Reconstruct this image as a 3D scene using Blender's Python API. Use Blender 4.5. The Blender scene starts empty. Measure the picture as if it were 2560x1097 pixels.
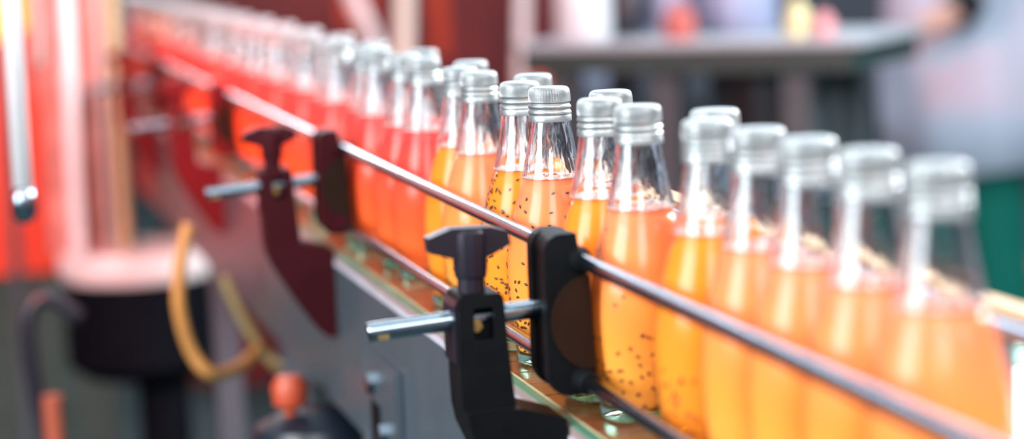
import bpy, bmesh, math, random
from mathutils import Vector, Matrix
random.seed(7)
PI = math.pi
S = bpy.context.scene
COL = S.collection
B = 0.9            # height of the belt top above the floor

# ------------------------------------------------------------------ camera
F = 6000.0         # focal length in pixels of the 2560 wide frame
ROLL = .04
PITCH = math.radians(6.95708)
YAW = math.radians(-13.50651)
CAM = Vector((0, 0, B + .299))
def direction(x, y):
    """world direction of picture offset (x right, y up) in pixels from the middle"""
    c, s = math.cos(ROLL), math.sin(ROLL)
    u, v = c*x + s*y, -s*x + c*y
    return level(u, v, F)
def level(u, v, f):
    cp, sp = math.cos(PITCH), math.sin(PITCH)
    a, b, z = u, f*cp + v*sp, -f*sp + v*cp
    c, s = math.cos(YAW), math.sin(YAW)
    return Vector((c*a - s*b, s*a + c*b, z))
def at(px, py, Y):
    """the place seen at pixel (px, py) at distance Y along the line"""
    d = direction(px - 1280, 548.5 - py)
    return CAM + d * (Y / d.y)
def on_floor(px, py, z=0):
    d = direction(px - 1280, 548.5 - py)
    return CAM + d * ((z - CAM.z) / d.z)
c_, s_ = math.cos(ROLL), math.sin(ROLL)
fwd = level(0, 0, 1).normalized()
xr = level(c_, -s_, 0).normalized()
yu = level(s_, c_, 0).normalized()
cam = bpy.data.cameras.new('camera'); cam_o = bpy.data.objects.new('camera', cam); COL.objects.link(cam_o)
m = Matrix((xr, yu, -fwd)).transposed().to_4x4(); m.translation = CAM
cam_o.matrix_world = m
cam.sensor_width = 36; cam.lens = F/2560*36; cam.clip_start = .05; cam.clip_end = 100
cam.dof.use_dof = True; cam.dof.focus_distance = 1.625; cam.dof.aperture_fstop = 3.2
S.camera = cam_o

# ------------------------------------------------------------------ materials
def nodes(name):
    m = bpy.data.materials.new(name); m.use_nodes = True
    nt = m.node_tree; nt.nodes.clear()
    out = nt.nodes.new('ShaderNodeOutputMaterial')
    return m, nt, out
def ramp(nt, fac, stops):
    r = nt.nodes.new('ShaderNodeValToRGB')
    e = r.color_ramp.elements
    while len(e) < len(stops): e.new(.5)
    for k, (p, c) in enumerate(stops):
        e[k].position = p; e[k].color = (*c, 1)
    nt.links.new(fac, r.inputs[0]); return r.outputs[0]
def mat(name, col, rough=.5, metal=0, var=.12, scale=20, bump=0, bscale=200, coat=0, stretch=(1,1,1), spec=.4):
    m, nt, out = nodes(name)
    p = nt.nodes.new('ShaderNodeBsdfPrincipled'); nt.links.new(p.outputs[0], out.inputs[0])
    tc = nt.nodes.new('ShaderNodeTexCoord'); mp = nt.nodes.new('ShaderNodeMapping')
    mp.inputs['Scale'].default_value = stretch
    nt.links.new(tc.outputs['Object'], mp.inputs[0])
    n = nt.nodes.new('ShaderNodeTexNoise'); n.inputs['Scale'].default_value = scale; n.inputs['Detail'].default_value = 4
    nt.links.new(mp.outputs[0], n.inputs[0])
    lo = tuple(max(0, c*(1-var)) for c in col); hi = tuple(min(1, c*(1+var)) for c in col)
    nt.links.new(ramp(nt, n.outputs[0], [(.3, lo), (.7, hi)]), p.inputs['Base Color'])
    p.inputs['Roughness'].default_value = rough; p.inputs['Metallic'].default_value = metal
    p.inputs['Coat Weight'].default_value = coat
    p.inputs['Specular IOR Level'].default_value = spec
    if bump:
        n2 = nt.nodes.new('ShaderNodeTexNoise'); n2.inputs['Scale'].default_value = bscale
        nt.links.new(mp.outputs[0], n2.inputs[0])
        b = nt.nodes.new('ShaderNodeBump'); b.inputs['Strength'].default_value = bump; b.inputs['Distance'].default_value = .001
        nt.links.new(n2.outputs[0], b.inputs['Height']); nt.links.new(b.outputs[0], p.inputs['Normal'])
    return m
def emit(name, col, k):
    m, nt, out = nodes(name)
    e = nt.nodes.new('ShaderNodeEmission'); e.inputs[0].default_value = (*col, 1); e.inputs[1].default_value = k
    nt.links.new(e.outputs[0], out.inputs[0]); return m

def thin_glass(name):
    m, nt, out = nodes(name)
    t = nt.nodes.new('ShaderNodeBsdfTransparent'); t.inputs[0].default_value = (.97, .99, .98, 1)
    g = nt.nodes.new('ShaderNodeBsdfGlossy'); g.inputs['Roughness'].default_value = .2
    f = nt.nodes.new('ShaderNodeFresnel'); f.inputs[0].default_value = 1.27
    mx = nt.nodes.new('ShaderNodeMixShader')
    mn = nt.nodes.new('ShaderNodeMath'); mn.operation = 'MINIMUM'; mn.inputs[1].default_value = .11; nt.links.new(f.outputs[0], mn.inputs[0])
    nt.links.new(mn.outputs[0], mx.inputs[0]); nt.links.new(t.outputs[0], mx.inputs[1]); nt.links.new(g.outputs[0], mx.inputs[2])
    nt.links.new(mx.outputs[0], out.inputs[0]); return m
def clear_glass(name, col, rough=.0, bump=.35):
    m, nt, out = nodes(name)
    g = nt.nodes.new('ShaderNodeBsdfGlass'); g.inputs['IOR'].default_value = 1.45; g.inputs['Roughness'].default_value = rough
    g.inputs['Color'].default_value = (*col, 1)
    tc = nt.nodes.new('ShaderNodeTexCoord'); mp = nt.nodes.new('ShaderNodeMapping'); mp.inputs['Scale'].default_value = (1, 1, .16)
    nt.links.new(tc.outputs['Object'], mp.inputs[0])
    n = nt.nodes.new('ShaderNodeTexNoise'); n.inputs['Scale'].default_value = 150; n.inputs['Detail'].default_value = 2
    nt.links.new(mp.outputs[0], n.inputs[0])
    b = nt.nodes.new('ShaderNodeBump'); b.inputs['Strength'].default_value = bump; b.inputs['Distance'].default_value = .0015
    nt.links.new(n.outputs[0], b.inputs['Height']); nt.links.new(b.outputs[0], g.inputs['Normal'])
    nt.links.new(g.outputs[0], out.inputs[0]); return m
def juice(name, top, mid, low, clear=.12, tint=(1, .5, .2)):
    m, nt, out = nodes(name)
    tc = nt.nodes.new('ShaderNodeTexCoord'); sx = nt.nodes.new('ShaderNodeSeparateXYZ')
    nt.links.new(tc.outputs['Object'], sx.inputs[0])
    mr = nt.nodes.new('ShaderNodeMapRange'); mr.inputs[1].default_value = 0; mr.inputs[2].default_value = .128
    nt.links.new(sx.outputs[2], mr.inputs[0])
    n = nt.nodes.new('ShaderNodeTexNoise'); n.inputs['Scale'].default_value = 45; n.inputs['Detail'].default_value = 3
    nt.links.new(tc.outputs['Object'], n.inputs[0])
    ad = nt.nodes.new('ShaderNodeMath'); ad.operation = 'MULTIPLY_ADD'; ad.inputs[1].default_value = .18; 
    nt.links.new(n.outputs[0], ad.inputs[0]); nt.links.new(mr.outputs[0], ad.inputs[2])
    col = ramp(nt, ad.outputs[0], [(.12, low), (.5, mid), (1.0, top)])
    d = nt.nodes.new('ShaderNodeBsdfDiffuse'); t = nt.nodes.new('ShaderNodeBsdfTranslucent')
    nt.links.new(col, d.inputs[0]); nt.links.new(col, t.inputs[0])
    a = nt.nodes.new('ShaderNodeMixShader'); a.inputs[0].default_value = .18
    nt.links.new(d.outputs[0], a.inputs[1]); nt.links.new(t.outputs[0], a.inputs[2])
    tr = nt.nodes.new('ShaderNodeBsdfTransparent'); tr.inputs[0].default_value = (*tint, 1)
    b = nt.nodes.new('ShaderNodeMixShader'); b.inputs[0].default_value = clear
    nt.links.new(a.outputs[0], b.inputs[1]); nt.links.new(tr.outputs[0], b.inputs[2])
    gl = nt.nodes.new('ShaderNodeBsdfGlossy'); gl.inputs['Roughness'].default_value = .15
    f = nt.nodes.new('ShaderNodeFresnel'); f.inputs[0].default_value = 1.2
    e = nt.nodes.new('ShaderNodeMixShader'); nt.links.new(f.outputs[0], e.inputs[0])
    nt.links.new(b.outputs[0], e.inputs[1]); nt.links.new(gl.outputs[0], e.inputs[2])
    nt.links.new(e.outputs[0], out.inputs[0]); return m

M = {}
M['thin'] = thin_glass('thin_bottle_glass')
M['glass'] = clear_glass('clear_bottle_glass', (.97, .99, 1))
M['base_glass'] = clear_glass('thick_base_glass', (.80, .97, .90), 0, .15)
M['alu'] = mat('brushed_aluminium_cap', (.29, .31, .315), .42, .8, .05, 60, .15, 900)
M['milky'] = juice('peach_juice', (1, .215, .085), (1, .32, .05), (1, .41, .06), .08, (1, .62, .25))
M['amber'] = juice('amber_juice', (1, .24, .02), (1, .31, .03), (1, .25, .02), .18, (1, .6, .12))
M['red'] = juice('flare_reddened_juice', (.80, .05, .045), (.95, .11, .035), (1, .17, .03), .06, (1, .35, .12))  # far juice: the red lens-flare wash is put into its colour
M['foam'] = mat('juice_foam', (.95, .72, .66), .45, 0, .08, 300, .5, 1500)
M['seed'] = mat('basil_seed', (.07, .022, .008), .5, 0, .3, 400)
M['steel'] = mat('polished_steel', (.23, .29, .35), .2, 1, .08, 60, .05, 400)
M['brushed'] = mat('brushed_steel_sheet', (.095, .125, .15), .33, .5, .12, 8, .08, 300)
M['black'] = mat('black_moulded_plastic', (.004, .005, .006), .5, 0, .2, 60, .12, 1500, spec=.06)
M['black2'] = mat('satin_black_plastic', (.011, .009, .015), .36, 0, .15, 40, .06, 1200, spec=.2)
M['maroon'] = mat('dark_maroon_plastic', (.030, .0025, .005), .5, spec=.1)  # black plastic of the second bracket with lens-flare red painted in
M['maroon2'] = mat('maroon_plastic', (.09, .005, .007), .5, spec=.1)  # same flare wash, stronger, painted into the farther brackets
M['brass'] = mat('brass_nut', (.35, .25, .10), .4, .9, .2, 200)
M['green'] = mat('green_wear_plastic', (.045, .19, .13), .35, 0, .1, 60)
M['cream'] = mat('cream_plastic_line', (.42, .35, .20), .4, 0, .1, 60)
M['pinkish'] = mat('dull_steel_lip', (.55, .42, .40), .35, .6, .1, 30)
M['white'] = mat('white_plastic', (.62, .64, .66), .4, 0, .04, 20)
def belt_mat():
    m = mat('brown_slat_chain', (.17, .06, .022), .28, .0, .25, 50, .1, 300, coat=.2)
    nt = m.node_tree; p = next(n for n in nt.nodes if n.type == 'BSDF_PRINCIPLED')
    src = p.inputs['Base Color'].links[0].from_socket
    tc = nt.nodes.new('ShaderNodeTexCoord'); sx = nt.nodes.new('ShaderNodeSeparateXYZ'); nt.links.new(tc.outputs['Object'], sx.inputs[0])
    d = nt.nodes.new('ShaderNodeMath'); d.operation = 'DIVIDE'; d.inputs[1].default_value = .042; nt.links.new(sx.outputs[1], d.inputs[0])
    fr = nt.nodes.new('ShaderNodeMath'); fr.operation = 'FRACT'; nt.links.new(d.outputs[0], fr.inputs[0])
    gt = nt.nodes.new('ShaderNodeMath'); gt.operation = 'LESS_THAN'; gt.inputs[1].default_value = .0; nt.links.new(fr.outputs[0], gt.inputs[0])
    mx = nt.nodes.new('ShaderNodeMix'); mx.data_type = 'RGBA'; nt.links.new(gt.outputs[0], mx.inputs[0]); nt.links.new(src, mx.inputs[6])
    mx.inputs[7].default_value = (.012, .008, .006, 1); nt.links.new(mx.outputs[2], p.inputs['Base Color']); return m
M['belt'] = belt_mat()

# ------------------------------------------------------------------ helpers
def link(name, me, parent=None, loc=(0, 0, 0)):
    o = bpy.data.objects.new(name, me); COL.objects.link(o); o.location = loc
    if parent: o.parent = parent
    return o
def empty(name, loc=(0, 0, 0), rz=0):
    o = bpy.data.objects.new(name, None); COL.objects.link(o); o.location = loc; o.rotation_euler = (0, 0, rz); o.empty_display_size = .02
    return o
def tag(o, label=None, cat=None, group=None, kind=None):
    if label: o['label'] = label
    if cat: o['category'] = cat
    if group: o['group'] = group
    if kind: o['kind'] = kind
    return o
def build(name, bm, mats, parent=None, smooth=False, loc=(0, 0, 0), bevel=0, seg=2, angle=None):
    if bevel:
        es = [e for e in bm.edges if len(e.link_faces) == 2 and e.calc_face_angle(0) > .5]
        bmesh.ops.bevel(bm, geom=es, offset=bevel, segments=seg, affect='EDGES', clamp_overlap=True, profile=.6)
    bmesh.ops.recalc_face_normals(bm, faces=bm.faces)
    me = bpy.data.meshes.new(name); bm.to_mesh(me); bm.free()
    for mm in (mats if isinstance(mats, (list, tuple)) else [mats]): me.materials.append(mm)
    if smooth:
        me.polygons.foreach_set('use_smooth', [True]*len(me.polygons))
        if angle: 
            me.set_sharp_from_angle(angle=angle)
    return link(name, me, parent, loc)
def box(bm, lo, hi, rot=None):
    vs = [bm.verts.new((x, y, z)) for x in (lo[0], hi[0]) for y in (lo[1], hi[1]) for z in (lo[2], hi[2])]
    for f in ((0,1,3,2),(4,6,7,5),(0,4,5,1),(2,3,7,6),(0,2,6,4),(1,5,7,3)): bm.faces.new([vs[i] for i in f])
    if rot: bmesh.ops.transform(bm, matrix=rot, verts=vs)
    return vs
def lathe(bm, prof, n=48, mi=None, center=(0, 0), wob=None):
    """prof: list of (r, z[, material index]); closes at r == 0"""
    rings = []
    for p in prof:
        r, z = p[0], p[1]
        if r <= 1e-6: rings.append([bm.verts.new((center[0], center[1], z))])
        else:
            rings.append([bm.verts.new((center[0] + (r + (wob(k, r, z) if wob else 0))*math.cos(2*PI*k/n), center[1] + (r + (wob(k, r, z) if wob else 0))*math.sin(2*PI*k/n), z)) for k in range(n)])
    for i in range(len(rings)-1):
        a, b = rings[i], rings[i+1]
        for k in range(n):
            k2 = (k+1) % n
            if len(a) == 1 and len(b) == 1: continue
            if len(a) == 1: f = bm.faces.new((a[0], b[k2], b[k]))
            elif len(b) == 1: f = bm.faces.new((a[k], a[k2], b[0]))
            else: f = bm.faces.new((a[k], a[k2], b[k2], b[k]))
            if len(prof[i]) > 2: f.material_index = prof[i][2]
    return rings
def tube(bm, pts, r, n=16, cap=True):
    pts = [Vector(p) for p in pts]; rings = []
    rad = r if isinstance(r, (list, tuple)) else [r]*len(pts)
    up = None
    for i, p in enumerate(pts):
        t = (pts[min(i+1, len(pts)-1)] - pts[max(i-1, 0)]).normalized()
        if up is None: up = t.orthogonal().normalized()
        up = (up - t*up.dot(t)).normalized(); w = t.cross(up)
        rings.append([bm.verts.new(p + (up*math.cos(2*PI*k/n) + w*math.sin(2*PI*k/n))*rad[i]) for k in range(n)])
    for a, b in zip(rings, rings[1:]):
        for k in range(n): bm.faces.new((a[k], a[(k+1) % n], b[(k+1) % n], b[k]))
    if cap: bm.faces.new(rings[0][::-1]); bm.faces.new(rings[-1])
def prism(bm, outline, y0, y1):
    """outline in (x, z), pushed from y0 to y1"""
    a = [bm.verts.new((x, y0, z)) for x, z in outline]; b = [bm.verts.new((x, y1, z)) for x, z in outline]
    n = len(a)
    bm.faces.new(a); bm.faces.new(b[::-1])
    for k in range(n): bm.faces.new((a[k], b[k], b[(k+1) % n], a[(k+1) % n]))
def prism_z(bm, outline, z0, z1):
    a = [bm.verts.new((x, y, z0)) for x, y in outline]; b = [bm.verts.new((x, y, z1)) for x, y in outline]
    n = len(a); bm.faces.new(a); bm.faces.new(b[::-1])
    for k in range(n): bm.faces.new((a[k], b[k], b[(k+1) % n], a[(k+1) % n]))
def smooth_pts(pts, n=8, closed=False):
    pts = [Vector(p) for p in pts]; out = []
    N = len(pts)
    for i in range(N-1):
        p0, p1, p2, p3 = pts[max(i-1, 0)], pts[i], pts[i+1], pts[min(i+2, N-1)]
        for k in range(n):
            t = k/n
            out.append(.5*((2*p1) + (-p0+p2)*t + (2*p0-5*p1+4*p2-p3)*t*t + (-p0+3*p1-3*p2+p3)*t**3))
    out.append(pts[-1]); return out

# ------------------------------------------------------------------ bottle
H = .190
LEVEL = .128
PROFILE = [(.0245, .0006), (.0280, .0012), (.0292, .0035), (.0294, .008), (.0303, .016), (.0318, .028), (.0333, .042), (.0342, .055), (.0343, .066), (.0337, .076),
           (.0320, .088), (.0296, .099), (.0266, .110), (.0236, .119), (.0210, LEVEL), (.0196, .134), (.0178, .142), (.0163, .150), (.0150, .158), (.0140, .165), (.0135, .170), (.0132, .176)]
def outer_r(z):
    for (r0, z0), (r1, z1) in zip(PROFILE, PROFILE[1:]):
        if z0 <= z <= z1: return r0 + (r1-r0)*(z-z0)/(z1-z0)
    return PROFILE[0][0]
def glass_mesh():
    bm = bmesh.new(); n = 64
    li = next(i for i, p in enumerate(PROFILE) if p[1] == LEVEL)
    pr = [(0, .0035, 2), (.012, .003, 2), (.021, .0015, 2)]
    for i, (r, z) in enumerate(PROFILE):
        pr.append((r, z, 2 if z < .0075 else (1 if i < li else 0)))
    # over the lip and down the inside of the neck to the juice
    inner = [(r - .0021, z) for r, z in PROFILE[li:]][::-1]
    pr.append((PROFILE[-1][0], .1775, 0)); pr.append((inner[0][0], .1775, 0))
    for r, z in inner: pr.append((r, z, 0))
    lathe(bm, pr, n)
    # inside of the thick base
    lathe(bm, [(0, .0078, 2), (.020, .0076, 2), (.0265, .0082, 2), (.0294, .0081, 2)], n)
    return bm
def cap_mesh():
    n = 342; bm = bmesh.new()
    def wob(k, r, z):
        if .1815 < z < .1890: return -.00045*(1 if (k % 3) == 0 else 0)
        return 0
    pr = [(0, .1894), (.0085, .1894), (.0098, .1896), (.0112, .1898), (.0123, .1895), (.0132, .1888), (.0138, .1878), (.0142, .1864), (.0144, .1845), (.0145, .1820), (.0145, .1797),
          (.0139, .1790), (.0137, .1783), (.0141, .1776), (.0146, .1770), (.0148, .1763), (.0146, .1755), (.0140, .1749), (.0138, .1744), (.0142, .1739), (.0147, .1732), (.0149, .1724),
          (.0148, .1716), (.0143, .1711), (.0141, .1709), (.0146, .1706), (.0148, .1700), (.0149, .1670), (.0148, .1664), (.0141, .1663)]
    # wavy thread beads: the grooves rise and fall a little around the cap
    def wob2(k, r, z):
        w = wob(k, r, z)
        return w
    rings = lathe(bm, pr, n, wob=wob2)
    for i, p in enumerate(pr):
        if .1709 < p[1] < .1790:
            for k, v in enumerate(rings[i]): v.co.z += .0006*math.sin(2*PI*k/n + .6)
    return bm
def liquid_mesh(level):
    bm = bmesh.new()
    zs = [z for r, z in PROFILE if .0088 < z < level - .001]
    pr = [(0, .0086), (.020, .0086), (.0272, .0089), (.0284, .0105)] + [(outer_r(z) - (.0012 if z > .012 else .0013), z) for z in zs if z > .011] + [(outer_r(level) - .0016 if level < LEVEL else outer_r(level) - .0024, level - .0002)]
    pr += [(pr[-1][0] - .0012, level - .0008), (0, level - .0008)]
    lathe(bm, pr, 64); return bm
def foam_mesh(level, amount, seed):
    rnd = random.Random(seed); bm = bmesh.new()
    r = outer_r(level) - .0026
    bmesh.ops.create_icosphere  # bubbles are small icospheres round the surface
    for k in range(int(70*amount)):
        a = rnd.uniform(0, 2*PI); q = r*(1 - abs(rnd.gauss(0, .13 if amount < 1.5 else .4)))
        s = rnd.uniform(.0005, .0013)
        bmesh.ops.create_icosphere(bm, subdivisions=2, radius=s, matrix=Matrix.Translation((q*math.cos(a), q*math.sin(a), level + rnd.uniform(-.0003, .0006 + .0010*(amount > 1.5)))))
    # meniscus ring
    N, n = 48, 6; rings = []
    for i in range(N):
        a = 2*PI*i/N; rings.append([bm.verts.new(((r + .0006*math.cos(b))*math.cos(a), (r + .0006*math.cos(b))*math.sin(a), level + .0003 + .0007*math.sin(b))) for b in [2*PI*j/n for j in range(n)]])
    for i in range(N):
        for j in range(n): bm.faces.new((rings[i][j], rings[(i+1) % N][j], rings[(i+1) % N][(j+1) % n], rings[i][(j+1) % n]))
    return bm
def seeds_mesh(level, count, bottom, seed):
    rnd = random.Random(seed); bm = bmesh.new()
    for k in range(count + bottom):
        z = rnd.uniform(.03, level - .003) if k < count else .010 + .045*rnd.random()**1.6
        a = rnd.uniform(0, 2*PI); r = outer_r(z) - .0005 - rnd.random()*.0003
        mtx = Matrix.Translation((r*math.cos(a), r*math.sin(a), z)) @ Matrix.Rotation(a, 4, 'Z') @ Matrix.Rotation(rnd.uniform(0, PI), 4, 'X') @ Matrix.Diagonal((.28, .60, 1.1, 1))
        bmesh.ops.create_icosphere(bm, subdivisions=2, radius=.00135, matrix=mtx)
    return bm
glass_me = build('t', glass_mesh(), [M['glass'], M['thin'], M['base_glass']], smooth=True).data
cap_me = build('t', cap_mesh(), M['alu'], smooth=True, angle=.6).data
def as_mesh(bm, m): return build('t', bm, m, smooth=True).data
LQ = {(k, lv): as_mesh(liquid_mesh(lv), M[k]) for k in ('milky', 'amber', 'red') for lv in (.128,)}
FO = {a: as_mesh(foam_mesh(.128, a, 3 + int(a*10)), M['foam']) for a in (1, 2.6)}
SE = {k: as_mesh(seeds_mesh(.128, a, b, 11 + i), M['seed']) for i, (k, (a, b)) in enumerate({'few': (16, 170), 'some': (110, 190), 'many': (420, 220)}.items())}
for o in [o for o in COL.objects if o.name.startswith('t')]: bpy.data.objects.remove(o)

GB = 'juice bottles in single file on the conveyor'
def bottle(x, y, kind, label, foam=1, seeds=None, rz=0, parts=True):
    r = empty('juice_bottle', (x, y, B), rz); tag(r, label, 'bottle', GB)
    link('glass_body', glass_me, r); link('screw_cap', cap_me, r)
    l = link('juice', LQ[(kind, .128)], r)
    if foam: link('foam', FO[foam], l)
    if seeds: tag(link('seeds', SE[seeds], l), kind='stuff')
    return r
ROW = [
 (.4230, .966, 'milky', 'blurred juice bottle nearest the camera, rightmost in the line', 1, None),
 (.4215, 1.041, 'milky', 'second bottle from the right end of the line, pale cap out of focus', 1, None),
 (.4190, 1.113, 'milky', 'third bottle from the right end of the line, glowing orange juice', 1, None),
 (.4175, 1.182, 'milky', 'fourth bottle from the right end of the line, cap overlapping its left neighbour', 1, None),
 (.4130, 1.2515, 'amber', 'fifth bottle from the right end, amber juice, cap in front of another cap', 1, 'few'),
 (.4390, 1.3165, 'amber', 'bottle mostly hidden behind the fifth from the right, only its cap top showing', 1, None),
 (.4120, 1.381, 'milky', 'large orange bottle just right of the black rail clamp, dark seeds sunk low', 1, 'few'),
 (.4080, 1.4505, 'amber', 'amber bottle with white bubbles tucked behind the bottle beside the clamp', 2.6, 'few'),
 (.4340, 1.516, 'milky', 'bottle set back so only its sharp cap top shows above two nearer caps', 1, None),
 (.4095, 1.582, 'milky', 'sharpest bottle in focus, speckled peach juice and ridged silver cap', 1, 'some'),
 (.4060, 1.651, 'amber', 'amber bottle crowded with black seeds under foam, left of the sharpest bottle', 2.6, 'many'),
 (.4350, 1.727, 'amber', 'bottle set back behind the seedy amber one, just its cap top showing', 1, None),
 (.4090, 1.793, 'milky', 'pale orange bottle second to the left of the sharpest one, at the knob', 1, 'few'),
 (.4095, 1.8635, 'amber', 'yellow-amber bottle half hidden behind the pale orange one near the knob', 1, None),
 (.4370, 1.945, 'milky', 'bottle set back, cap top peeping above the pale orange bottle near the knob', 1, None),
 (.4150, 2.030, 'red', 'red-orange bottle with two stacked-looking caps, left of the amber bottles', 1, None),
 (.4120, 2.100, 'red', 'slim-looking red bottle behind the red-orange one, overlapped on its right', 1, None),
 (.4420, 2.165, 'red', 'set back bottle whose cap shows over the red-orange bottle', 1, None),
]
for i, (x, y, k, lab, fo, se) in enumerate(ROW):
    bottle(x, y, k, lab, fo, se, random.uniform(0, 6))
y = 2.235; i = 0
while y < 6.2:
    x = .412 + (.028 if i % 3 == 2 else 0) + random.uniform(-.003, .003)
    if i == 2: x = .436
    lab = ('softly blurred red bottle between the second clamp and the sharper red-orange bottles' if y < 2.42 else
           'blurred red bottle in the middle distance, left of the second clamp' if y < 3.15 else
           'very blurred pinkish bottle at the far end of the line beyond the third clamp')
    bottle(x, y, 'red', lab, 1, None, random.uniform(0, 6))
    y += .0705; i += 1

# ------------------------------------------------------------------ conveyor
Y0, Y1 = -.4, 9.0
cv = tag(empty('conveyor', (.42, 1.4, 0)), 'long steel bottling conveyor with brown slat chain carrying the bottles', 'conveyor')
def cbox(name, x0, x1, z0, z1, m, parent=None, bev=0, y0=Y0, y1=Y1):
    bm = bmesh.new(); box(bm, (x0-.42, y0-1.4, B+z0), (x1-.42, y1-1.4, B+z1)); return build(name, bm, m, parent or cv, bevel=bev)
bm = bmesh.new(); yz = []; k = int(Y0/.042)
while k*.042 < Y1:
    g = k*.042; yz += [(g, -.0035), (g+.0001, -.0004), (g+.0006, 0), (g+.0388, 0), (g+.0393, -.0004), (g+.0394, -.0035)]; k += 1
yz = yz + [(yz[-1][0], -.006), (yz[0][0], -.006)]
va = [bm.verts.new((.3686-.42, y_-1.4, B+z_)) for y_, z_ in yz]; vb = [bm.verts.new((.4820-.42, y_-1.4, B+z_)) for y_, z_ in yz]
for k in range(len(va)): bm.faces.new((va[k], vb[k], vb[(k+1) % len(va)], va[(k+1) % len(va)]))
bm.faces.new(va); bm.faces.new(vb[::-1])
build('slat_chain', bm, M['belt'], cv)
cbox('wear_strip', .3610, .3672, -.020, .0005, M['green'], bev=.0008)
cbox('edge_line', .3673, .3684, -.020, .0012, M['cream'])
cbox('steel_lip', .3598, .3609, -.0060, -.0004, M['pinkish'])
cbox('white_edge', .3585, .3608, -.0105, -.0061, mat('lilac_white_edge', (.42, .40, .46), .4), bev=.0008)
cbox('side_panel', .3590, .3608, -.150, -.0106, M['brushed'])
cbox('bottom_flange', .3608, .3800, -.150, -.147, M['brushed'])
cbox('wear_strip', .4832, .4894, -.020, .0005, M['green'], bev=.0008)
cbox('steel_lip', .4896, .4964, -.020, -.0015, M['pinkish'], bev=.0008)
cbox('side_panel', .4966, .4995, -.150, -.002, M['brushed'], bev=.0008)
cbox('bed_plate', .3610, .4966, -.026, -.0205, M['black'])
for yy in (.2, 3.3, 6.4):
    bm = bmesh.new()
    for xx in (.3625, .455): box(bm, (xx-.42, yy-1.4, 0), (xx+.035-.42, yy+.035-1.4, B-.150))
    box(bm, (.3975-.42, yy+.005-1.4, .35), (.455-.42, yy+.030-1.4, .38))
    build('leg_frame', bm, M['brushed'], cv, bevel=.002)
# rails
def rail(x, z, r, label, y0=-.3, y1=8.6):
    bm = bmesh.new(); N = 30
    tube(bm, [(0, y0 + (y1-y0)*k/N, 0) for k in range(N+1)], r, 24)
    o = build('guide_rail', bm, M['steel'], None, True, (x, 0, B+z), angle=.8); return tag(o, label, 'rail', 'round steel guide rails')
rail(.3700, .1000, .0050, 'upper round steel guide rail running in front of the bottles')
rail(.3700, .0270, .0046, 'lower round steel guide rail running near the bottle bases')
rail(.4860, .1000, .0050, 'upper steel guide rail behind the bottles, visible at the right edge')
rail(.4860, .0270, .0046, 'lower steel guide rail hidden behind the bottle bases')

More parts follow.
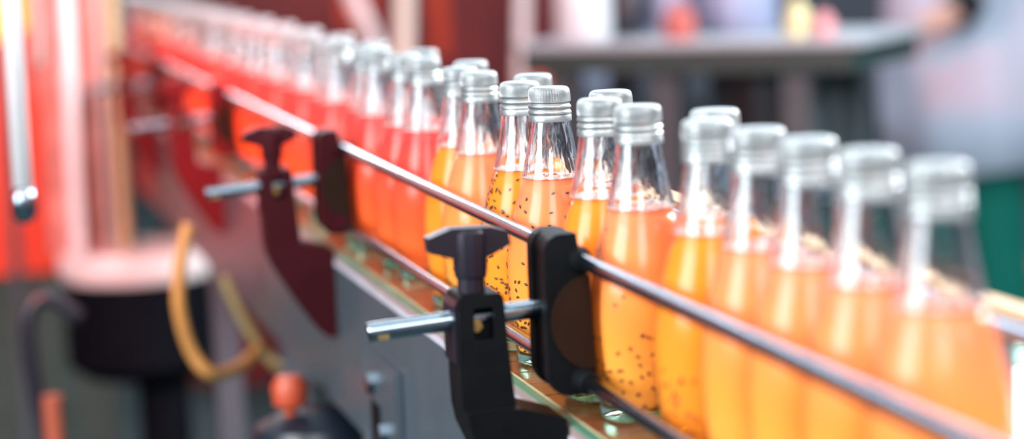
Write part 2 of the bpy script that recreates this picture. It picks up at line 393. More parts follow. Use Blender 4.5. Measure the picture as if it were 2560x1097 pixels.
# ------------------------------------------------------------------ rail brackets (origin: rod axis meets the post, at belt height)
def arc(cx, cz, r, a0, a1, n=6):
    return [(cx + r*math.cos(math.radians(a0+(a1-a0)*k/n)), cz + r*math.sin(math.radians(a0+(a1-a0)*k/n))) for k in range(n+1)]
def make_bracket():
    root = empty('rail_bracket', (.31, 1.40, B))
    X = .31; Y = 1.40
    def out(pts): return [(x-X, z) for x, z in pts]
    # cast post with its foot bent down towards the conveyor side
    bm = bmesh.new()
    post = [(.2975, .0780)] + arc(.3015, .0785, .0038, 180, 95, 3) + arc(.3215, .0780, .0038, 85, 0, 3) + [(.3265, .055), (.3302, .0125), (.2975, .0115), (.2968, .0300)]
    # square window cut through the head: build as frame pieces
    wx0, wx1, wz0, wz1 = .3065, .3188, .0540, .0735
    y0, y1 = -.017, .017
    pts = out(post)
    prism(bm, pts, y0, y1)
    body = build('post', bm, M['black'], root, bevel=.0012, seg=3)
    # recess: boolean-free, a sunk pocket made with a cutter
    cb = bmesh.new(); box(cb, (wx0-X, -.0200, wz0), (wx1-X, -.0050, wz1))
    cut = build('cutter', cb, M['black'])
    cut.parent = root
    md = body.modifiers.new('pocket', 'BOOLEAN'); md.operation = 'DIFFERENCE'; md.object = cut; md.solver = 'EXACT'
    bpy.context.view_layer.update()
    dg = bpy.context.evaluated_depsgraph_get(); me = bpy.data.meshes.new_from_object(body.evaluated_get(dg))
    body.modifiers.clear(); body.data = me
    bpy.data.objects.remove(cut)
    bm = bmesh.new(); tube(bm, [(-.0005, -.0085, .0615), (-.0005, -.0050, .0615)], .0042, 6)
    n = build('nut', bm, M['brass'], body); n['label'] = 'dull brass nut inside the square window'
    bm = bmesh.new()
    prism(bm, out([(.3302, .0130), (.3460, .0080), (.3583, .0040), (.3583, -.0780), (.3510, -.0790), (.3430, -.0730), (.3250, -.0460), (.3055, -.0130), (.2995, .0010), (.2975, .0119)]), -.030, .017)
    build('foot', bm, M['black'], root, bevel=.0014, seg=3)
    # side rib on the outer face
    bm = bmesh.new(); prism(bm, out([(.2955, .074), (.2985, .080), (.2985, .036), (.2955, .040)]), -.012, .020)
    build('hub', bm, M['black2'], root, bevel=.0008)
    # wing knob: stem + tapered bar with a round boss
    bm = bmesh.new()
    lathe(bm, [(0, .0822), (.0085, .0822), (.0085, .0905), (.0098, .0915), (.0105, .0960), (.0108, .1040), (.0112, .1120), (.0108, .1180), (.0092, .1202), (0, .1206)], 12, center=(-.0018, -.005))
    knob = build('wing_knob', bm, M['black2'], root, True, angle=.5)
    bm = bmesh.new()
    wing = [(.2818, .1165), (.2960, .1215), (.3200, .1212), (.3310, .1180), (.3322, .1100), (.3190, .1035), (.3130, .1020), (.3010, .1015), (.2960, .1035), (.2825, .1075)]
    prism(bm, out(wing), -.0115, .0025)
    w = build('wing', bm, M['black2'], knob, bevel=.0018, seg=3)
    # horizontal rod with a drilled end
    bm = bmesh.new(); rp = [(-.0650, 0, .0610), (-.0645, 0, .0611), (.0440, 0, .0682)]
    tube(bm, rp, [.0053, .0060, .0060], 28)
    rod = build('rod', bm, M['steel'], root, True, angle=.7); rod['label'] = 'bright steel cross rod with a drilled outer end'
    bm = bmesh.new(); box(bm, (-.0600, -.0064, .0572), (-.0535, -.0052, .0600)); build('slot', bm, M['brass'], rod)
    # rail clamp: front and rear plates joined by a web, holding both rails
    bm = bmesh.new()
    def clamp_outline(d=0, top=.1165, left=.3480):
        return out([(left+d, .030)] + [(left+d, .1050)] + arc(left+d+.011, top-.011, .011, 170, 100, 4) + [(.3680, top-.0003), (.3692, .1060), (.3742, .0909), (.3772, .034)] + [(.3775, .0225), (.3740, .0185)] + arc(left+d+.0125, .0295, .0115, 270, 190, 4))
    prism(bm, clamp_outline(), -.030, -.019)
    body = build('rail_clamp', bm, M['black'], root, bevel=.0012, seg=3)
    bm = bmesh.new(); prism(bm, clamp_outline(.0015, .1155), .008, .020); build('rear_plate', bm, M['black'], body, bevel=.0012, seg=3)
    bm = bmesh.new(); prism(bm, clamp_outline(.0030, .1160), -.020, .010); build('web', bm, M['black'], body, bevel=.0008)
    # D-shaped raised pad on the front
    bm = bmesh.new()
    d = [(.3750, .0910)] + [(.3750 - .0245*math.cos(math.radians(t)), .0625 + .0285*math.sin(math.radians(t))) for t in range(78, -79, -12)] + [(.3762, .0345)]
    prism(bm, out(d), -.0325, -.029)
    p = build('front_pad', bm, mat('pad_black_orange_reflection', (.018, .009, .006), .5, spec=.05), body, bevel=.0007)  # brown tone paints the bottles' orange reflection on black plastic
    # rubber collar on the lower rail
    bm = bmesh.new(); tube(bm, [(.3700-X, -.0440, .0270), (.3700-X, -.042, .0270), (.3700-X, -.028, .0270)], [.0060, .0072, .0088], 24)
    build('rail_sleeve', bm, M['black'], body, True, angle=.6)
    bm = bmesh.new(); tube(bm, [(.3700-X, -.0400, .1000), (.3700-X, -.038, .1000), (.3700-X, -.028, .1000)], [.0056, .0062, .0080], 24)
    build('rail_sleeve', bm, M['black'], body, True, angle=.6)
    return root
def copy_tree(o, parent=None):
    c = o.copy(); COL.objects.link(c); c.parent = parent
    for ch in list(o.children): copy_tree(ch, c)
    return c
b0 = make_bracket()
GR = 'black bracket clamps holding the guide rails'
tag(b0, 'sharp black rail bracket with wing knob in the middle of the picture', 'bracket', GR)
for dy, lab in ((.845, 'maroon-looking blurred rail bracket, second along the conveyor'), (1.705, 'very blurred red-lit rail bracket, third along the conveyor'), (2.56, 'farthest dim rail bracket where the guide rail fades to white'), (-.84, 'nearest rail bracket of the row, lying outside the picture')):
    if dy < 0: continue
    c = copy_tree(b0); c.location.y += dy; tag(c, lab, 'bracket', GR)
    mm = M['maroon'] if dy < 1 else M['maroon2']  # far brackets take the flare-tinted colours instead of black
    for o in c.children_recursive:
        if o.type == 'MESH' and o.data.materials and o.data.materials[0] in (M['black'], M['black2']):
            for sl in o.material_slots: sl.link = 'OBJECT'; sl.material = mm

# hanging adjuster plate on the near side panel
pl = tag(empty('mounting_plate', (.352, 2.0, B)), 'slotted grey steel plate bolted low on the conveyor side', 'plate')
bm = bmesh.new(); 
prism(bm, [(0, -.060), (.006, -.060), (.006, -.200), (0, -.200)], -.10, .06); build('plate', bm, M['brushed'], pl, bevel=.001)
bm = bmesh.new(); tube(bm, [(-.006, .0, -.085), (.001, .0, -.085)], .010, 6); build('bolt', bm, M['steel'], pl)
bm = bmesh.new(); tube(bm, [(-.006, -.05, -.12), (.001, -.05, -.12)], .010, 6); build('bolt', bm, M['steel'], pl)
bm = bmesh.new(); box(bm, (-.001, -.03, -.15), (.0005, .01, -.10)); build('slot', bm, M['black'], pl)

# ------------------------------------------------------------------ right-hand side: guard strip and white tray
gt = empty('guard_strip', (0, 0, 0))
for k in range(4):
    bm = bmesh.new(); box(bm, (.508, .1+k, 0), (.522, .114+k, B+.088)); build('post', bm, M['brushed'], gt)
gs = bmesh.new(); box(gs, (.506, -.1, B+.088), (.524, 3.2, B+.102)); build('strip', gs, mat('tan_wood', (.38, .22, .10), .5, 0, .15, 12, stretch=(8, 1, 8)), gt, bevel=.002)  # tan stands in for the bottles' orange reflected in a steel strip
tag(gt, 'tan guard strip beyond the right guide rail at the right edge', 'strip')
tr = tag(empty('side_table', (.78, 1.1, 0)), 'white topped side table with green rim beyond the nearest bottle', 'table')
bm = bmesh.new(); box(bm, (-.24, -.7, B-.03), (.4, .34, B)); build('table_top', bm, M['white'], tr, bevel=.004)
bm = bmesh.new(); box(bm, (-.24, .341, B-.03), (.4, .36, B+.012)); build('rim', bm, mat('pale_green_rim', (.45, .72, .62), .4), tr, bevel=.002)
for sx in (-.2, .33):
    for sy in (-.65, .28):
        bm = bmesh.new(); box(bm, (sx, sy, 0), (sx+.035, sy+.035, B-.03)); build('leg', bm, M['brushed'], tr)

# ------------------------------------------------------------------ room shell
def shell(name, lo, hi, m):
    bm = bmesh.new(); box(bm, lo, hi); return tag(build(name, bm, m), kind='structure')
shell('floor', (-6, -3, -.1), (9, 15, 0), mat('grey_green_floor', (.038, .058, .060), .7, 0, .2, 1.2, spec=.08))
shell('wall_back', (-6, 15, 0), (9, 15.2, 4.2), mat('pale_wall_paint', (.26, .29, .34), .7, 0, .05, 2))
shell('wall_left', (-6.2, -3, 0), (-6, 15, 4.2), mat('left_wall_paint', (.30, .33, .35), .7, 0, .08, 2))
shell('wall_right', (9, -3, 0), (9.2, 15, 4.2), mat('right_wall_paint', (.66, .69, .73), .7, 0, .05, 2))
shell('wall_front', (-6, -3.2, 0), (9, -3, 4.2), mat('front_wall_paint', (.20, .22, .25), .7, 0, .08, 2))

# ------------------------------------------------------------------ background, right: packing table and worker
P_ = at
def cyl(bm, c, r, z0, z1, n=24, r2=None):
    r2 = r if r2 is None else r2
    lathe(bm, [(0, z0), (r, z0), (r2, z1), (0, z1)], n, center=(c[0], c[1]))
def lathe_at(name, p, prof, m, parent=None, n=32):
    bm = bmesh.new(); lathe(bm, prof, n); return build(name, bm, m, parent, True, p, angle=.6)
TY = 4.4
TZ = .985
a = on_floor(1335, 111, TZ); c = on_floor(2150, 98, TZ)
TA = math.atan2(c.y-a.y, c.x-a.x); TM = (a+c)/2
def on_table(px, back):
    '''where the sight line of column px stands 'back' metres behind the table's front edge'''
    d = direction(px - 1280, 470); n = Vector((-math.sin(TA), math.cos(TA), 0))
    t = ((TM - CAM).dot(n) + back)/Vector((d.x, d.y, 0)).dot(n)
    return Vector((CAM.x + d.x*t, CAM.y + d.y*t, TZ))
tab = tag(empty('packing_table', (TM.x, TM.y, 0), TA), 'long grey packing table with dark green edge behind the bottles', 'table')
L = (c - a).length/2
bm = bmesh.new(); box(bm, (-L-.04, 0, TZ-.012), (L, .42, TZ)); build('table_top', bm, mat('grey_table_top', (.26, .30, .33), .4, .1, .08, 6), tab, bevel=.006)
bm = bmesh.new(); box(bm, (-L-.03, .01, TZ-.055), (L-.02, .41, TZ-.012)); build('apron', bm, mat('dark_green_frame', (.012, .032, .030), .5, 0, .1, 8), tab, bevel=.006)
for sx in (-L, -.1, L-.16):
    for sy in (.05, .33):
        bm = bmesh.new(); box(bm, (sx, sy, 0), (sx+.05, sy+.05, TZ-.055)); build('leg', bm, mat('dark_leg_steel', (.07, .09, .10), .4, .3), tab)
bm = bmesh.new(); box(bm, (-L, .06, .18), (L-.1, .38, .205)); build('lower_shelf', bm, mat('blue_grey_shelf', (.22, .26, .31), .5), tab)
# motor box hanging below the table
q = on_table(1960, .18)
bm = bmesh.new(); box(bm, (-.085, -.07, -.13), (.085, .07, .075)); cyl(bm, (.0, 0), .04, -.20, -.13)
tag(build('drive_motor', bm, mat('dark_motor', (.02, .03, .035), .4), None, False, (q.x, q.y, TZ-.055-.077), bevel=.008), 'dark drive motor hung under the packing table', 'motor')
def tabletop_jar(px, py_top, w, h, m, name, label, cat, Y=.12, group=None, lid=None):
    q = on_table(px, Y); r = w/2
    o = lathe_at(name, (q.x, q.y, TZ), [(0, 0), (r*.95, 0), (r, .01), (r, h*.6), (r*.72, h*.8), (r*.4, h*.95), (r*.4, h), (0, h)], m)
    tag(o, label, cat, group)
    if lid: 
        lathe_at('lid', (0, 0, 0), [(r*.46, h*.93), (r*.46, h*1.06), (0, h*1.07)], lid, o)
    return o
whitep = mat('white_bucket_plastic', (.42, .46, .49), .4)
bluep = mat('pale_blue_plastic', (.20, .25, .37), .4)
redp = mat('red_plastic', (.30, .07, .06), .4)
yel = mat('pale_yellow_plastic', (.50, .48, .26), .4)
pink = mat('pink_plastic', (.45, .20, .22), .4)
dark = mat('dark_rubber', (.008, .012, .02), .35)
tabletop_jar(1460, 60, .105, .16, whitep, 'bucket', 'white tapered bucket on the left end of the packing table', 'bucket')
tabletop_jar(1570, 60, .065, .12, dark, 'canister', 'dark canister beside the white bucket on the packing table', 'canister', .22)
tabletop_jar(1700, 60, .060, .065, redp, 'jar', 'small red jar in the middle of the packing table', 'jar')
tabletop_jar(1995, 60, .045, .065, yel, 'cup', 'pale yellow cup near the right end of the packing table', 'cup', .10)
tabletop_jar(2060, 60, .040, .045, pink, 'cup', 'small pink cup right beside the pale yellow cup', 'cup', .10)
tabletop_jar(1850, 40, .15, .16, bluep, 'tub', 'wide pale blue tub at the back of the packing table', 'tub', .33)
tabletop_jar(1685, 40, .10, .15, bluep, 'tub', 'narrow pale blue tub left of the wide one', 'tub', .33)
# things under and behind the table, on the floor
def floor_thing(name, px, py, Y, w, h, m, label, cat, dz=.08):
    """round-shouldered drum or sack standing on the floor, its middle seen at (px, py)"""
    q = at(px, py, Y); r = w/2; H_ = q.z + dz
    o = lathe_at(name, (q.x, q.y, 0), [(0, 0), (r, 0), (r*1.02, .02), (r, H_*.5), (r*.98, H_-.03), (r*.9, H_), (0, H_)], m)
    return tag(o, label, cat)
floor_thing('drum', 1870, 230, 6.2, .13, 0, bluep, 'pale blue drum standing behind the packing table', 'drum')
floor_thing('drum', 2110, 250, 6.6, .13, 0, mat('olive_plastic', (.28, .28, .20), .5), 'olive drum on the floor behind the table end', 'drum', .06)
floor_thing('bin', 2010, 330, 6.9, .36, 0, mat('navy_bin', (.045, .06, .10), .5), 'dark navy bin behind the right end of the table', 'bin', .07)
floor_thing('drum', 1480, 260, 7.2, .30, 0, mat('grey_blue_drum', (.17, .20, .27), .5), 'blue-grey drum behind the left part of the table', 'drum', .09)
q = at(1678, 190, 7.6)
ds = tag(empty('stand', (q.x, q.y, 0)), 'thin dark stand topped with a round white disc, seen under the table', 'stand')
bm = bmesh.new(); lathe(bm, [(0, 0), (.12, 0), (.12, .015), (.009, .02), (.009, q.z-.03), (0, q.z-.03)], 20); build('post', bm, dark, ds, True, angle=.6)
bm = bmesh.new(); tube(bm, [(0, -.012, q.z), (0, .012, q.z)], .046, 28); build('disc', bm, mat('white_enamel', (.85, .88, .92), .4), ds, bevel=.003)  # bright white disc imitates an out-of-focus highlight
# cable reel / carton at far right
q = at(2540, 700, 5.2)
bm = bmesh.new(); box(bm, (-.16, -.12, 0), (.18, .12, q.z+.03)); o = build('carton', bm, mat('red_brown_card', (.22, .10, .07), .7, 0, .2, 10), None, False, (q.x+.05, q.y, 0), bevel=.01)
tag(o, 'red-brown carton on the floor at the right edge', 'carton')
bm = bmesh.new(); prism(bm, [(-.16, q.z+.03), (-.17, q.z+.035), (-.10, q.z+.07), (-.02, q.z+.035)], -.12, .12); build('flap', bm, mat('card_flap', (.40, .25, .17), .7), o)

# worker in a pale blue-white coat, bent over the table end (skin-modifier body)
def skin(name, pts, edges, m, parent=None, sub=2, root=0):
    me = bpy.data.meshes.new(name); me.from_pydata([p[0] for p in pts], edges, [])
    o = link(name, me, parent); me.materials.append(m)
    sk = o.modifiers.new('skin', 'SKIN'); me.skin_vertices
    if not me.skin_vertices: me.skin_vertices.new()
    for v, p in zip(me.skin_vertices[0].data, pts):
        r = p[1]; v.radius = (r, r) if not isinstance(r, tuple) else r
    me.skin_vertices[0].data[root].use_root = True
    sk.use_smooth_shade = True
    ss = o.modifiers.new('sub', 'SUBSURF'); ss.levels = sub; ss.render_levels = sub
    bpy.context.view_layer.update()
    dg = bpy.context.evaluated_depsgraph_get(); me2 = bpy.data.meshes.new_from_object(o.evaluated_get(dg))
    o.modifiers.clear(); o.data = me2
    return o
WX, WY = at(2400, 300, 5.0).x, 5.0
wk = tag(empty('person', (WX, WY, 0)), 'worker in long pale blue coat and green trousers bending over the table', 'person')
skinm = mat('skin', (.62, .42, .34), .5); 
# body: pelvis, spine, neck, head, legs, arms (x toward the table is negative)
pts = [((.02, 0, .93), .12), ((.0, 0, 1.10), .12), ((-.05, 0, 1.28), .13), ((-.10, 0, 1.42), .10), ((-.13, 0, 1.50), .055), ((-.17, 0, 1.58), .075), ((-.185, 0, 1.67), .092), ((-.18, 0, 1.74), .07),
       ((.02, -.09, .88), .085), ((.03, -.10, .50), .058), ((.07, -.10, .10), .042), ((-.03, -.10, .045), .04), ((-.10, -.10, .035), .03),
       ((.02, .09, .88), .085), ((.01, .10, .50), .058), ((.06, .10, .10), .042), ((-.04, .10, .045), .04), ((-.11, .10, .035), .03),
       ((-.07, -.17, 1.38), .055), ((-.05, -.235, 1.14), .043), ((-.13, -.30, .99), .034), ((-.20, -.31, .958), .028), ((-.24, -.31, .95), .022),
       ((-.07, .17, 1.38), .055), ((-.12, .20, 1.15), .043), ((-.30, .12, 1.06), .032), ((-.36, .10, 1.045), .028), ((-.40, .10, 1.04), .022)]
ed = [(0,1),(1,2),(2,3),(3,4),(4,5),(5,6),(6,7),(0,8),(8,9),(9,10),(10,11),(11,12),(0,13),(13,14),(14,15),(15,16),(16,17),(3,18),(18,19),(19,20),(20,21),(21,22),(3,23),(23,24),(24,25),(25,26),(26,27)]
skin('body', pts, ed, skinm, wk)
# face features and hair
bm = bmesh.new(); bmesh.ops.create_uvsphere(bm, u_segments=24, v_segments=16, radius=.1, matrix=Matrix.Translation((-.165, 0, 1.695)) @ Matrix.Diagonal((1.05, .92, 1.0, 1)))
for v in list(bm.verts):
    if v.co.z < 1.66 and v.co.x < -.17: v.co.z = 1.70; v.co.x = max(v.co.x, -.235)
build('hair', bm, mat('dark_hair', (.02, .015, .012), .6), wk, True)
bm = bmesh.new(); prism(bm, [(-.262, 1.640), (-.292, 1.612), (-.258, 1.605)], -.012, .012); build('nose', bm, skinm, wk, bevel=.004)
for sy in (-.032, .032):
    bm = bmesh.new(); bmesh.ops.create_icosphere(bm, subdivisions=2, radius=.011, matrix=Matrix.Translation((-.262, sy, 1.652))); build('eye', bm, M['white'], wk, True)
# fingers
for (hx, hy, hz, s) in ((-.24, -.31, .95, 1), (-.40, .10, 1.04, -1)):
    for k in range(4):
        ln = (.055, .065, .060, .045)[k]; yy = hy + (k-1.5)*.016
        skin('finger', [((hx+.01, yy, hz), .010), ((hx-ln*.5, yy, hz-.002), .009), ((hx-ln*.85, yy, hz-.018), .008)], [(0,1),(1,2)], skinm, wk, 1)
    skin('finger', [((hx+.03, hy+s*.02, hz), .011), ((hx, hy+s*.045, hz-.008), .010), ((hx-.02, hy+s*.05, hz-.02), .008)], [(0,1),(1,2)], skinm, wk, 1)
coatm = mat('pale_blue_coat_cloth', (.66, .78, .98), .8, 0, .06, 6)
# coat: lofted rings from hem to shoulders
bm = bmesh.new(); rings = []
spec = [(.62, .030, .195, .23), (.75, .026, .190, .22), (.88, .020, .185, .21), (1.00, .012, .172, .19), (1.10, .0, .165, .175), (1.25, -.04, .170, .19), (1.38, -.09, .150, .20), (1.44, -.105, .10, .15), (1.47, -.12, .07, .08)]
N = 40
for z, cx, rx, ry in spec:
    rings.append([bm.verts.new((cx + (rx + .010*math.sin(5*t+z*9)*(1 if z < 1 else .3))*math.cos(t), (ry + .008*math.cos(7*t))*math.sin(t), z + (.012*math.sin(3*t) if z < .7 else 0))) for t in [2*PI*k/N for k in range(N)]])
for r0, r1 in zip(rings, rings[1:]):
    for k in range(N): bm.faces.new((r0[k], r0[(k+1) % N], r1[(k+1) % N], r1[k]))
coat = build('coat', bm, coatm, wk, True)
sm = coat.modifiers.new('thick', 'SOLIDIFY'); sm.thickness = .004
skin('sleeve', [((-.07, -.16, 1.39), .075), ((-.05, -.235, 1.14), .062), ((-.10, -.285, 1.03), .052)], [(0,1),(1,2)], coatm, wk, 2)
skin('sleeve', [((-.07, .16, 1.39), .075), ((-.12, .20, 1.15), .062), ((-.24, .15, 1.085), .050)], [(0,1),(1,2)], coatm, wk, 2)
bm = bmesh.new(); tube(bm, [(-.105, -.288, 1.012), (-.145, -.300, .975)], .043, 20); build('cuff', bm, dark, wk, True, angle=.6)['label'] = 'dark round cuff at the wrist'
grn = mat('green_trouser_cloth', (.0, .20, .155), .8, 0, .08, 8)
skin('trousers', [((.02, 0, .92), .115), ((.02, -.09, .84), .085), ((.03, -.10, .50), .082), ((.07, -.10, .10), .070), ((.02, .09, .84), .085), ((.01, .10, .50), .082), ((.06, .10, .10), .070)], [(0,1),(1,2),(2,3),(0,4),(4,5),(5,6)], grn, wk, 2)
for sy, dx in ((-.10, 0), (.10, -.01)):
    bm = bmesh.new(); prism(bm, [(.12+dx, 0), (.12+dx, .10), (.02+dx, .11), (-.06+dx, .06), (-.15+dx, .045), (-.155+dx, 0)], sy-.045, sy+.045); build('boot', bm, M['white'], wk, bevel=.012)

# ------------------------------------------------------------------ background, left: rotary filling machine and hoses
redpaint = mat('flare_red_paint', (.60, .05, .02), .45, 0, .2, 3)  # red lens-flare wash put into the cabinet's paint
mc = at(345, 700, 4.2)
MX = mc.x
fm = tag(empty('filling_machine', (mc.x, mc.y, 0)), 'blurred rotary filling machine with white rim and black motor, left', 'machine')
RZ = at(345, 672, 4.2).z
def mx(px): return at(px, 500, 4.2).x - MX
bm = bmesh.new(); lathe(bm, [(0, RZ-.012), (.128, RZ-.012), (.136, RZ), (.136, RZ+.030), (.130, RZ+.040), (0, RZ+.040)], 48); build('round_plate', bm, mat('dusty_white_rim', (.60, .58, .58), .5), fm, True, angle=.6)
bm = bmesh.new(); lathe(bm, [(0, RZ-.185), (.100, RZ-.185), (.130, RZ-.16), (.130, RZ-.012), (0, RZ-.012)], 40); build('motor', bm, mat('motor_black', (.003, .004, .006), .6, spec=.02), fm, True, angle=.6)
bm = bmesh.new(); lathe(bm, [(0, 0), (.13, 0), (.13, .015), (.048, .02), (.046, RZ-.185), (0, RZ-.185)], 32, center=(.035, 0)); build('pedestal', bm, mat('pedestal_black', (.003, .004, .006), .6, spec=.02), fm, True, angle=.6)
DX = mx(190)
bm = bmesh.new(); lathe(bm, [(0, RZ+.040), (.050, RZ+.040), (.050, RZ+.30), (.064, RZ+.33), (.064, 1.34), (0, 1.34)], 40, center=(DX, .0)); build('drum', bm, mat('dusty_red_drum', (.55, .22, .19), .5, 0, .3, 20), fm, True, angle=.6)
for k, (px_, dy, r, mm) in enumerate(((118, -.075, .010, 'pinkish'), (185, -.082, .014, 'white'), (262, -.070, .008, 'pinkish'), (300, -.045, .013, 'cream'), (335, .02, .008, 'steel'))):
    dx = mx(px_)
    bm = bmesh.new(); tube(bm, [(dx, dy, (RZ+.040) if abs(dx) < .11 else 1.0), (dx, dy, 1.36)], r, 16); build('column', bm, M[mm], fm, True, angle=.8)
bm = bmesh.new(); lathe(bm, [(0, 1.34), (.09, 1.34), (.09, 1.40), (0, 1.40)], 40, center=(DX, -.02)); build('top_plate', bm, M['steel'], fm, True, angle=.6)
# tall pale pipe with a bright foot at far left
q = at(46, 300, 2.4)
pp = tag(empty('pipe', (q.x, q.y, 0)), 'tall pale vertical pipe near the left edge', 'pipe')
bm = bmesh.new(); zb = at(46, 520, 2.4).z; tube(bm, [(0, 0, zb), (0, 0, 1.6)], .0095, 20); build('tube', bm, M['white'], pp, True)
bm = bmesh.new(); lathe(bm, [(0, zb-.016), (.008, zb-.014), (.013, zb-.005), (.013, zb+.012), (.010, zb+.02), (0, zb+.02)], 24); build('nozzle', bm, M['steel'], pp, True)
bm = bmesh.new(); tube(bm, [(0, 0, 1.6), (0, .3, 1.62), (-.25, .5, 1.62), (-.5, .8, 1.6), (-.5, .8, 0)], .012, 16); build('support', bm, M['brushed'], pp, True)
# cabinet in the flare-red paint, far left
cab = tag(empty('machine_cabinet', (-.14, 5.0, 0)), 'tall red painted machine cabinet filling the left background', 'cabinet')
bm = bmesh.new(); box(bm, (-1.2, 0, .53), (.48, .9, 1.9)); build('body', bm, redpaint, cab, bevel=.01)
for k, (x0, x1, mm) in enumerate(((-.30, -.20, 'white'), (-.12, .13, 'white'), (.36, .43, 'pinkish'))):
    bm = bmesh.new(); box(bm, (x0, -.03, (.78 if k != 1 else 1.02)), (x1, -.001, 1.85)); build('panel', bm, M[mm], cab, bevel=.004)
for sx in (-.9, .38):
    for sy in (.03, .8):
        bm = bmesh.new(); box(bm, (sx, sy, 0), (sx+.06, sy+.06, .15)); build('foot', bm, M['black'], cab)
bm = bmesh.new(); box(bm, (-1.2, .01, .15), (.48, .9, .53)); build('plinth', bm, mat('grey_green_paint', (.035, .06, .055), .7, spec=.1), cab, bevel=.01)
bm = bmesh.new(); tube(bm, [(.34, -.04, 1.05), (.34, -.04, 1.35)], .012, 12); build('handle', bm, M['steel'], cab)
def lamp(px, py, Y, r, col, k, label):
    q = at(px, py, Y)
    o = tag(empty('added_glow_lamp', (q.x, q.y, 0)), label, 'lamp')
    bm = bmesh.new(); tube(bm, [(0, 0, 0), (0, 0, q.z-r)], .010, 12); build('pole', bm, M['brushed'], o)
    bm = bmesh.new(); bmesh.ops.create_uvsphere(bm, u_segments=20, v_segments=12, radius=r, matrix=Matrix.Translation((0, 0, q.z))); build('lens', bm, emit('lamp_'+label[:6], col, k), o, True)
    return o
lamp(0, 20, 4.6, .06, (1, .20, .0), 3.2, 'glowing orange beacon lamp in the top left corner')  # emissive ball added to imitate the flare's orange corner glow
# hoses
def hose(pxs, Y, r, m, label, dY=None):
    pts = [at(x, y, Y + (dY[i] if dY else 0)) for i, (x, y) in enumerate(pxs)]
    o0 = pts[0].copy(); bm = bmesh.new(); tube(bm, smooth_pts([p - o0 for p in pts], 10), r, 16)
    return tag(build('hose', bm, m, None, True, o0), label, 'hose', 'hoses looping under the conveyor')
hose([(470, 560), (448, 680), (450, 780), (480, 880), (530, 935), (600, 915), (650, 870)], 2.66, .0075, mat('amber_hose', (.34, .20, .055), .35), 'amber hose looping down in front of the black motor', (0, 0, 0, 0, .0, .05, .1))
hose([(560, 690), (580, 740), (615, 810), (660, 880), (700, 920)], 2.85, .0065, mat('olive_hose', (.16, .18, .08), .4), 'olive green hose hanging right of the amber hose')
# rust-coloured post, black box and red knob low in the picture
def post(px, Y, ztop, r, m, label, name='post'):
    q = at(px, 900, Y); bm = bmesh.new(); lathe(bm, [(0, 0), (r*2.2, 0), (r*2.2, .012), (r, .016), (r, ztop), (0, ztop)], 20)
    return tag(build(name, bm, m, None, True, (q.x, q.y, 0), angle=.6), label, 'post')
post(125, 2.9, .66, .012, mat('rust_paint', (.22, .07, .035), .6), 'thin rust-coloured post at the lower left')
q = at(140, 800, 3.05)
bm = bmesh.new(); tube(bm, smooth_pts([(.03, 0, 0), (-.01, 0, .03), (-.035, 0, .0), (-.03, 0, -.10), (-.01, 0, -.25), (0, .0, -q.z+.01)], 8), .011, 12)
tag(build('cable', bm, dark, None, True, q), 'black cable bending down left of the motor', 'cable')
q = at(720, 975, 2.3)
kn = tag(empty('hand_pump', (q.x, q.y, 0)), 'dark round gearbox with an orange-red knob under the conveyor', 'gearbox')
bm = bmesh.new(); lathe(bm, [(0, 0), (.05, 0), (.035, .02), (.035, q.z-.13), (.062, q.z-.11), (.068, q.z-.06), (.058, q.z-.035), (.030, q.z-.022), (0, q.z-.02)], 36, center=(.025, .0)); build('body', bm, dark, kn, True, angle=.7)
bm = bmesh.new(); lathe(bm, [(0, q.z-.03), (.006, q.z-.03), (.006, q.z-.016), (.016, q.z-.012), (.018, q.z+.006), (.012, q.z+.016), (0, q.z+.018)], 24, center=(0, -.01)); build('knob', bm, mat('orange_red_knob', (.40, .055, .02), .4), kn, True, angle=.7)
bm = bmesh.new(); lathe(bm, [(0, q.z-.09), (.02, q.z-.09), (.02, q.z-.05), (0, q.z-.05)], 24, center=(.075, -.05)); build('fitting', bm, M['steel'], kn, True, angle=.7)

# poles and painted machine behind the far bottles (top middle)
mq = at(1120, 60, 6.4)
mm_ = tag(empty('capping_machine', (mq.x, mq.y, 0)), 'dark red capping machine behind the far bottles', 'machine')
bm = bmesh.new(); box(bm, (-.75, 0, 0), (.30, .5, 1.7)); build('body', bm, mat('maroon_paint', (.16, .018, .02), .45, 0, .25, 4), mm_, bevel=.01)
bm = bmesh.new(); box(bm, (-.30, -.012, .95), (-.20, -.001, 1.5)); box(bm, (-.05, -.012, .85), (.0, -.001, 1.5)); build('panel', bm, mat('orange_red_panel', (.55, .06, .02), .5), mm_)
def pole(x0, y0, x1, y1, Y, r, m, label):
    a, b = at(x0, y0, Y), at(x1, y1, Y); d = (a-b).normalized()
    t = b + d*((b - a).length*2.2); base = b - d*((b.z)/d.z if d.z > .2 else .5)
    bm = bmesh.new(); tube(bm, [base - base, t - base], r, 18); return tag(build('pole', bm, m, None, True, base), label, 'pole')
pale = mat('pale_painted_steel', (.72, .70, .70), .4)
pole(885, 0, 935, 110, 5.5, .020, pale, 'slanting pale pole above the far bottles')
pole(1012, 0, 1010, 120, 5.45, .020, mat('cream_paint', (.80, .76, .66), .4), 'thick cream upright pole behind the bottle caps')
pole(1308, 0, 1306, 120, 5.4, .016, pale, 'thin pinkish-white upright pole near the picture middle')
q = at(1318, 150, 5.4)
lathe_at('hopper_stand', (q.x+.02, q.y-.12, 0), [(0, 0), (.09, 0), (.09, .02), (.05, .05), (.045, q.z-.05), (.03, q.z+.0), (.012, q.z+.04), (0, q.z+.045)], mat('orange_plastic', (.75, .13, .04), .5))
tag(COL.objects[-1], 'orange-red tapered stand at the foot of the thin pole', 'stand')

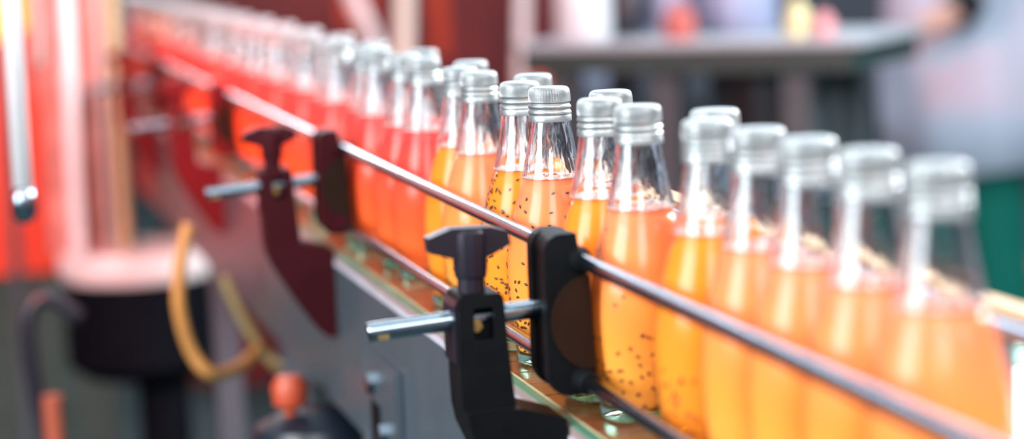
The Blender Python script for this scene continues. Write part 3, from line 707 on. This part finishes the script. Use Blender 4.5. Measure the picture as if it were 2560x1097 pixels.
# ------------------------------------------------------------------ light
w = bpy.data.worlds.new('world'); S.world = w; w.use_nodes = True; nt = w.node_tree; nt.nodes.clear()
o_ = nt.nodes.new('ShaderNodeOutputWorld'); bg = nt.nodes.new('ShaderNodeBackground')
tc = nt.nodes.new('ShaderNodeTexCoord'); sx = nt.nodes.new('ShaderNodeSeparateXYZ'); nt.links.new(tc.outputs['Generated'], sx.inputs[0])
nt.links.new(ramp(nt, sx.outputs[2], [(0, (.35, .42, .52)), (.9, (.85, .93, 1.0))]), bg.inputs[0]); bg.inputs[1].default_value = .5
nt.links.new(bg.outputs[0], o_.inputs[0])
def area(name, loc, aim, size, power, col, sy=None):
    l = bpy.data.lights.new(name, 'AREA'); l.energy = power; l.color = col; l.size = size
    if sy: l.shape = 'RECTANGLE'; l.size_y = sy
    o = bpy.data.objects.new(name, l); COL.objects.link(o); o.location = loc
    o.rotation_euler = (Vector(aim) - Vector(loc)).to_track_quat('-Z', 'Y').to_euler(); return o
area('window_light', (2.5, 2.7, 2.3), (.42, 1.3, 1.0), 1.3, 230, (.93, .97, 1.0))
area('front_lamp', (-1.7, .9, 1.75), (.42, 1.5, .98), 1.3, 100, (.93, .97, 1))  # added unseen light, brightens the left side of the bottles
area('fill_lamp', (-.3, -1.3, 2.5), (.42, 1.3, 1.0), 1.2, 70, (.96, .98, 1))  # unseen fill added behind the camera to lift the juice
area('side_lamp', (1.5, -.5, 2.3), (.42, 1.3, 1.0), .9, 50, (.96, .98, 1))  # unseen light added for the right side of the bottles
area('ceiling_lamp', (.6, 1.6, 3.6), (.5, 1.6, 0), 1.2, 60, (.95, .98, 1.0), 5)
area('back_hall_lamp', (2.0, 7.5, 3.8), (2.0, 6.5, 0), 3, 170, (.72, .85, 1.0), 3)  # unseen light added to brighten and cool the background
l = bpy.data.lights.new('pink_lamp', 'SPOT'); l.energy = 130; l.color = (1, .33, .22); l.spot_size = math.radians(40); l.spot_blend = .8; l.shadow_soft_size = .2  # unseen spot added to make the left cabinet glow pink
o = bpy.data.objects.new('pink_lamp', l); COL.objects.link(o); o.location = (-.7, 3.0, 2.3)
o.rotation_euler = (Vector((-.1, 5.0, .95)) - o.location).to_track_quat('-Z', 'Y').to_euler()
area('far_window', (.3, 8.2, 2.3), (.38, 2.6, 1.0), 1.0, 60, (.92, .95, 1))  # added light, no window: gives the far rails white streaks
l = bpy.data.lights.new('red_lamp', 'SPOT'); l.energy = 280; l.color = (1, .075, .03); l.spot_size = math.radians(66); l.spot_blend = 1; l.shadow_soft_size = .15  # unseen spot added to imitate the red lens-flare wash
o = bpy.data.objects.new('red_lamp', l); COL.objects.link(o); o.location = (-.55, 1.9, 1.95)
o.rotation_euler = (Vector((.34, 3.6, .95)) - o.location).to_track_quat('-Z', 'Y').to_euler()

S.view_settings.view_transform = 'Standard'; S.view_settings.look = 'None'; S.view_settings.exposure = .35; S.view_settings.gamma = 1
S.view_settings.use_curve_mapping = False
cy = S.cycles
cy.use_denoising = True; cy.max_bounces = 16; cy.transmission_bounces = 14; cy.transparent_max_bounces = 24; cy.glossy_bounces = 6; cy.diffuse_bounces = 4
cy.sample_clamp_indirect = 8; cy.caustics_refractive = True; cy.caustics_reflective = False; cy.blur_glossy = .5
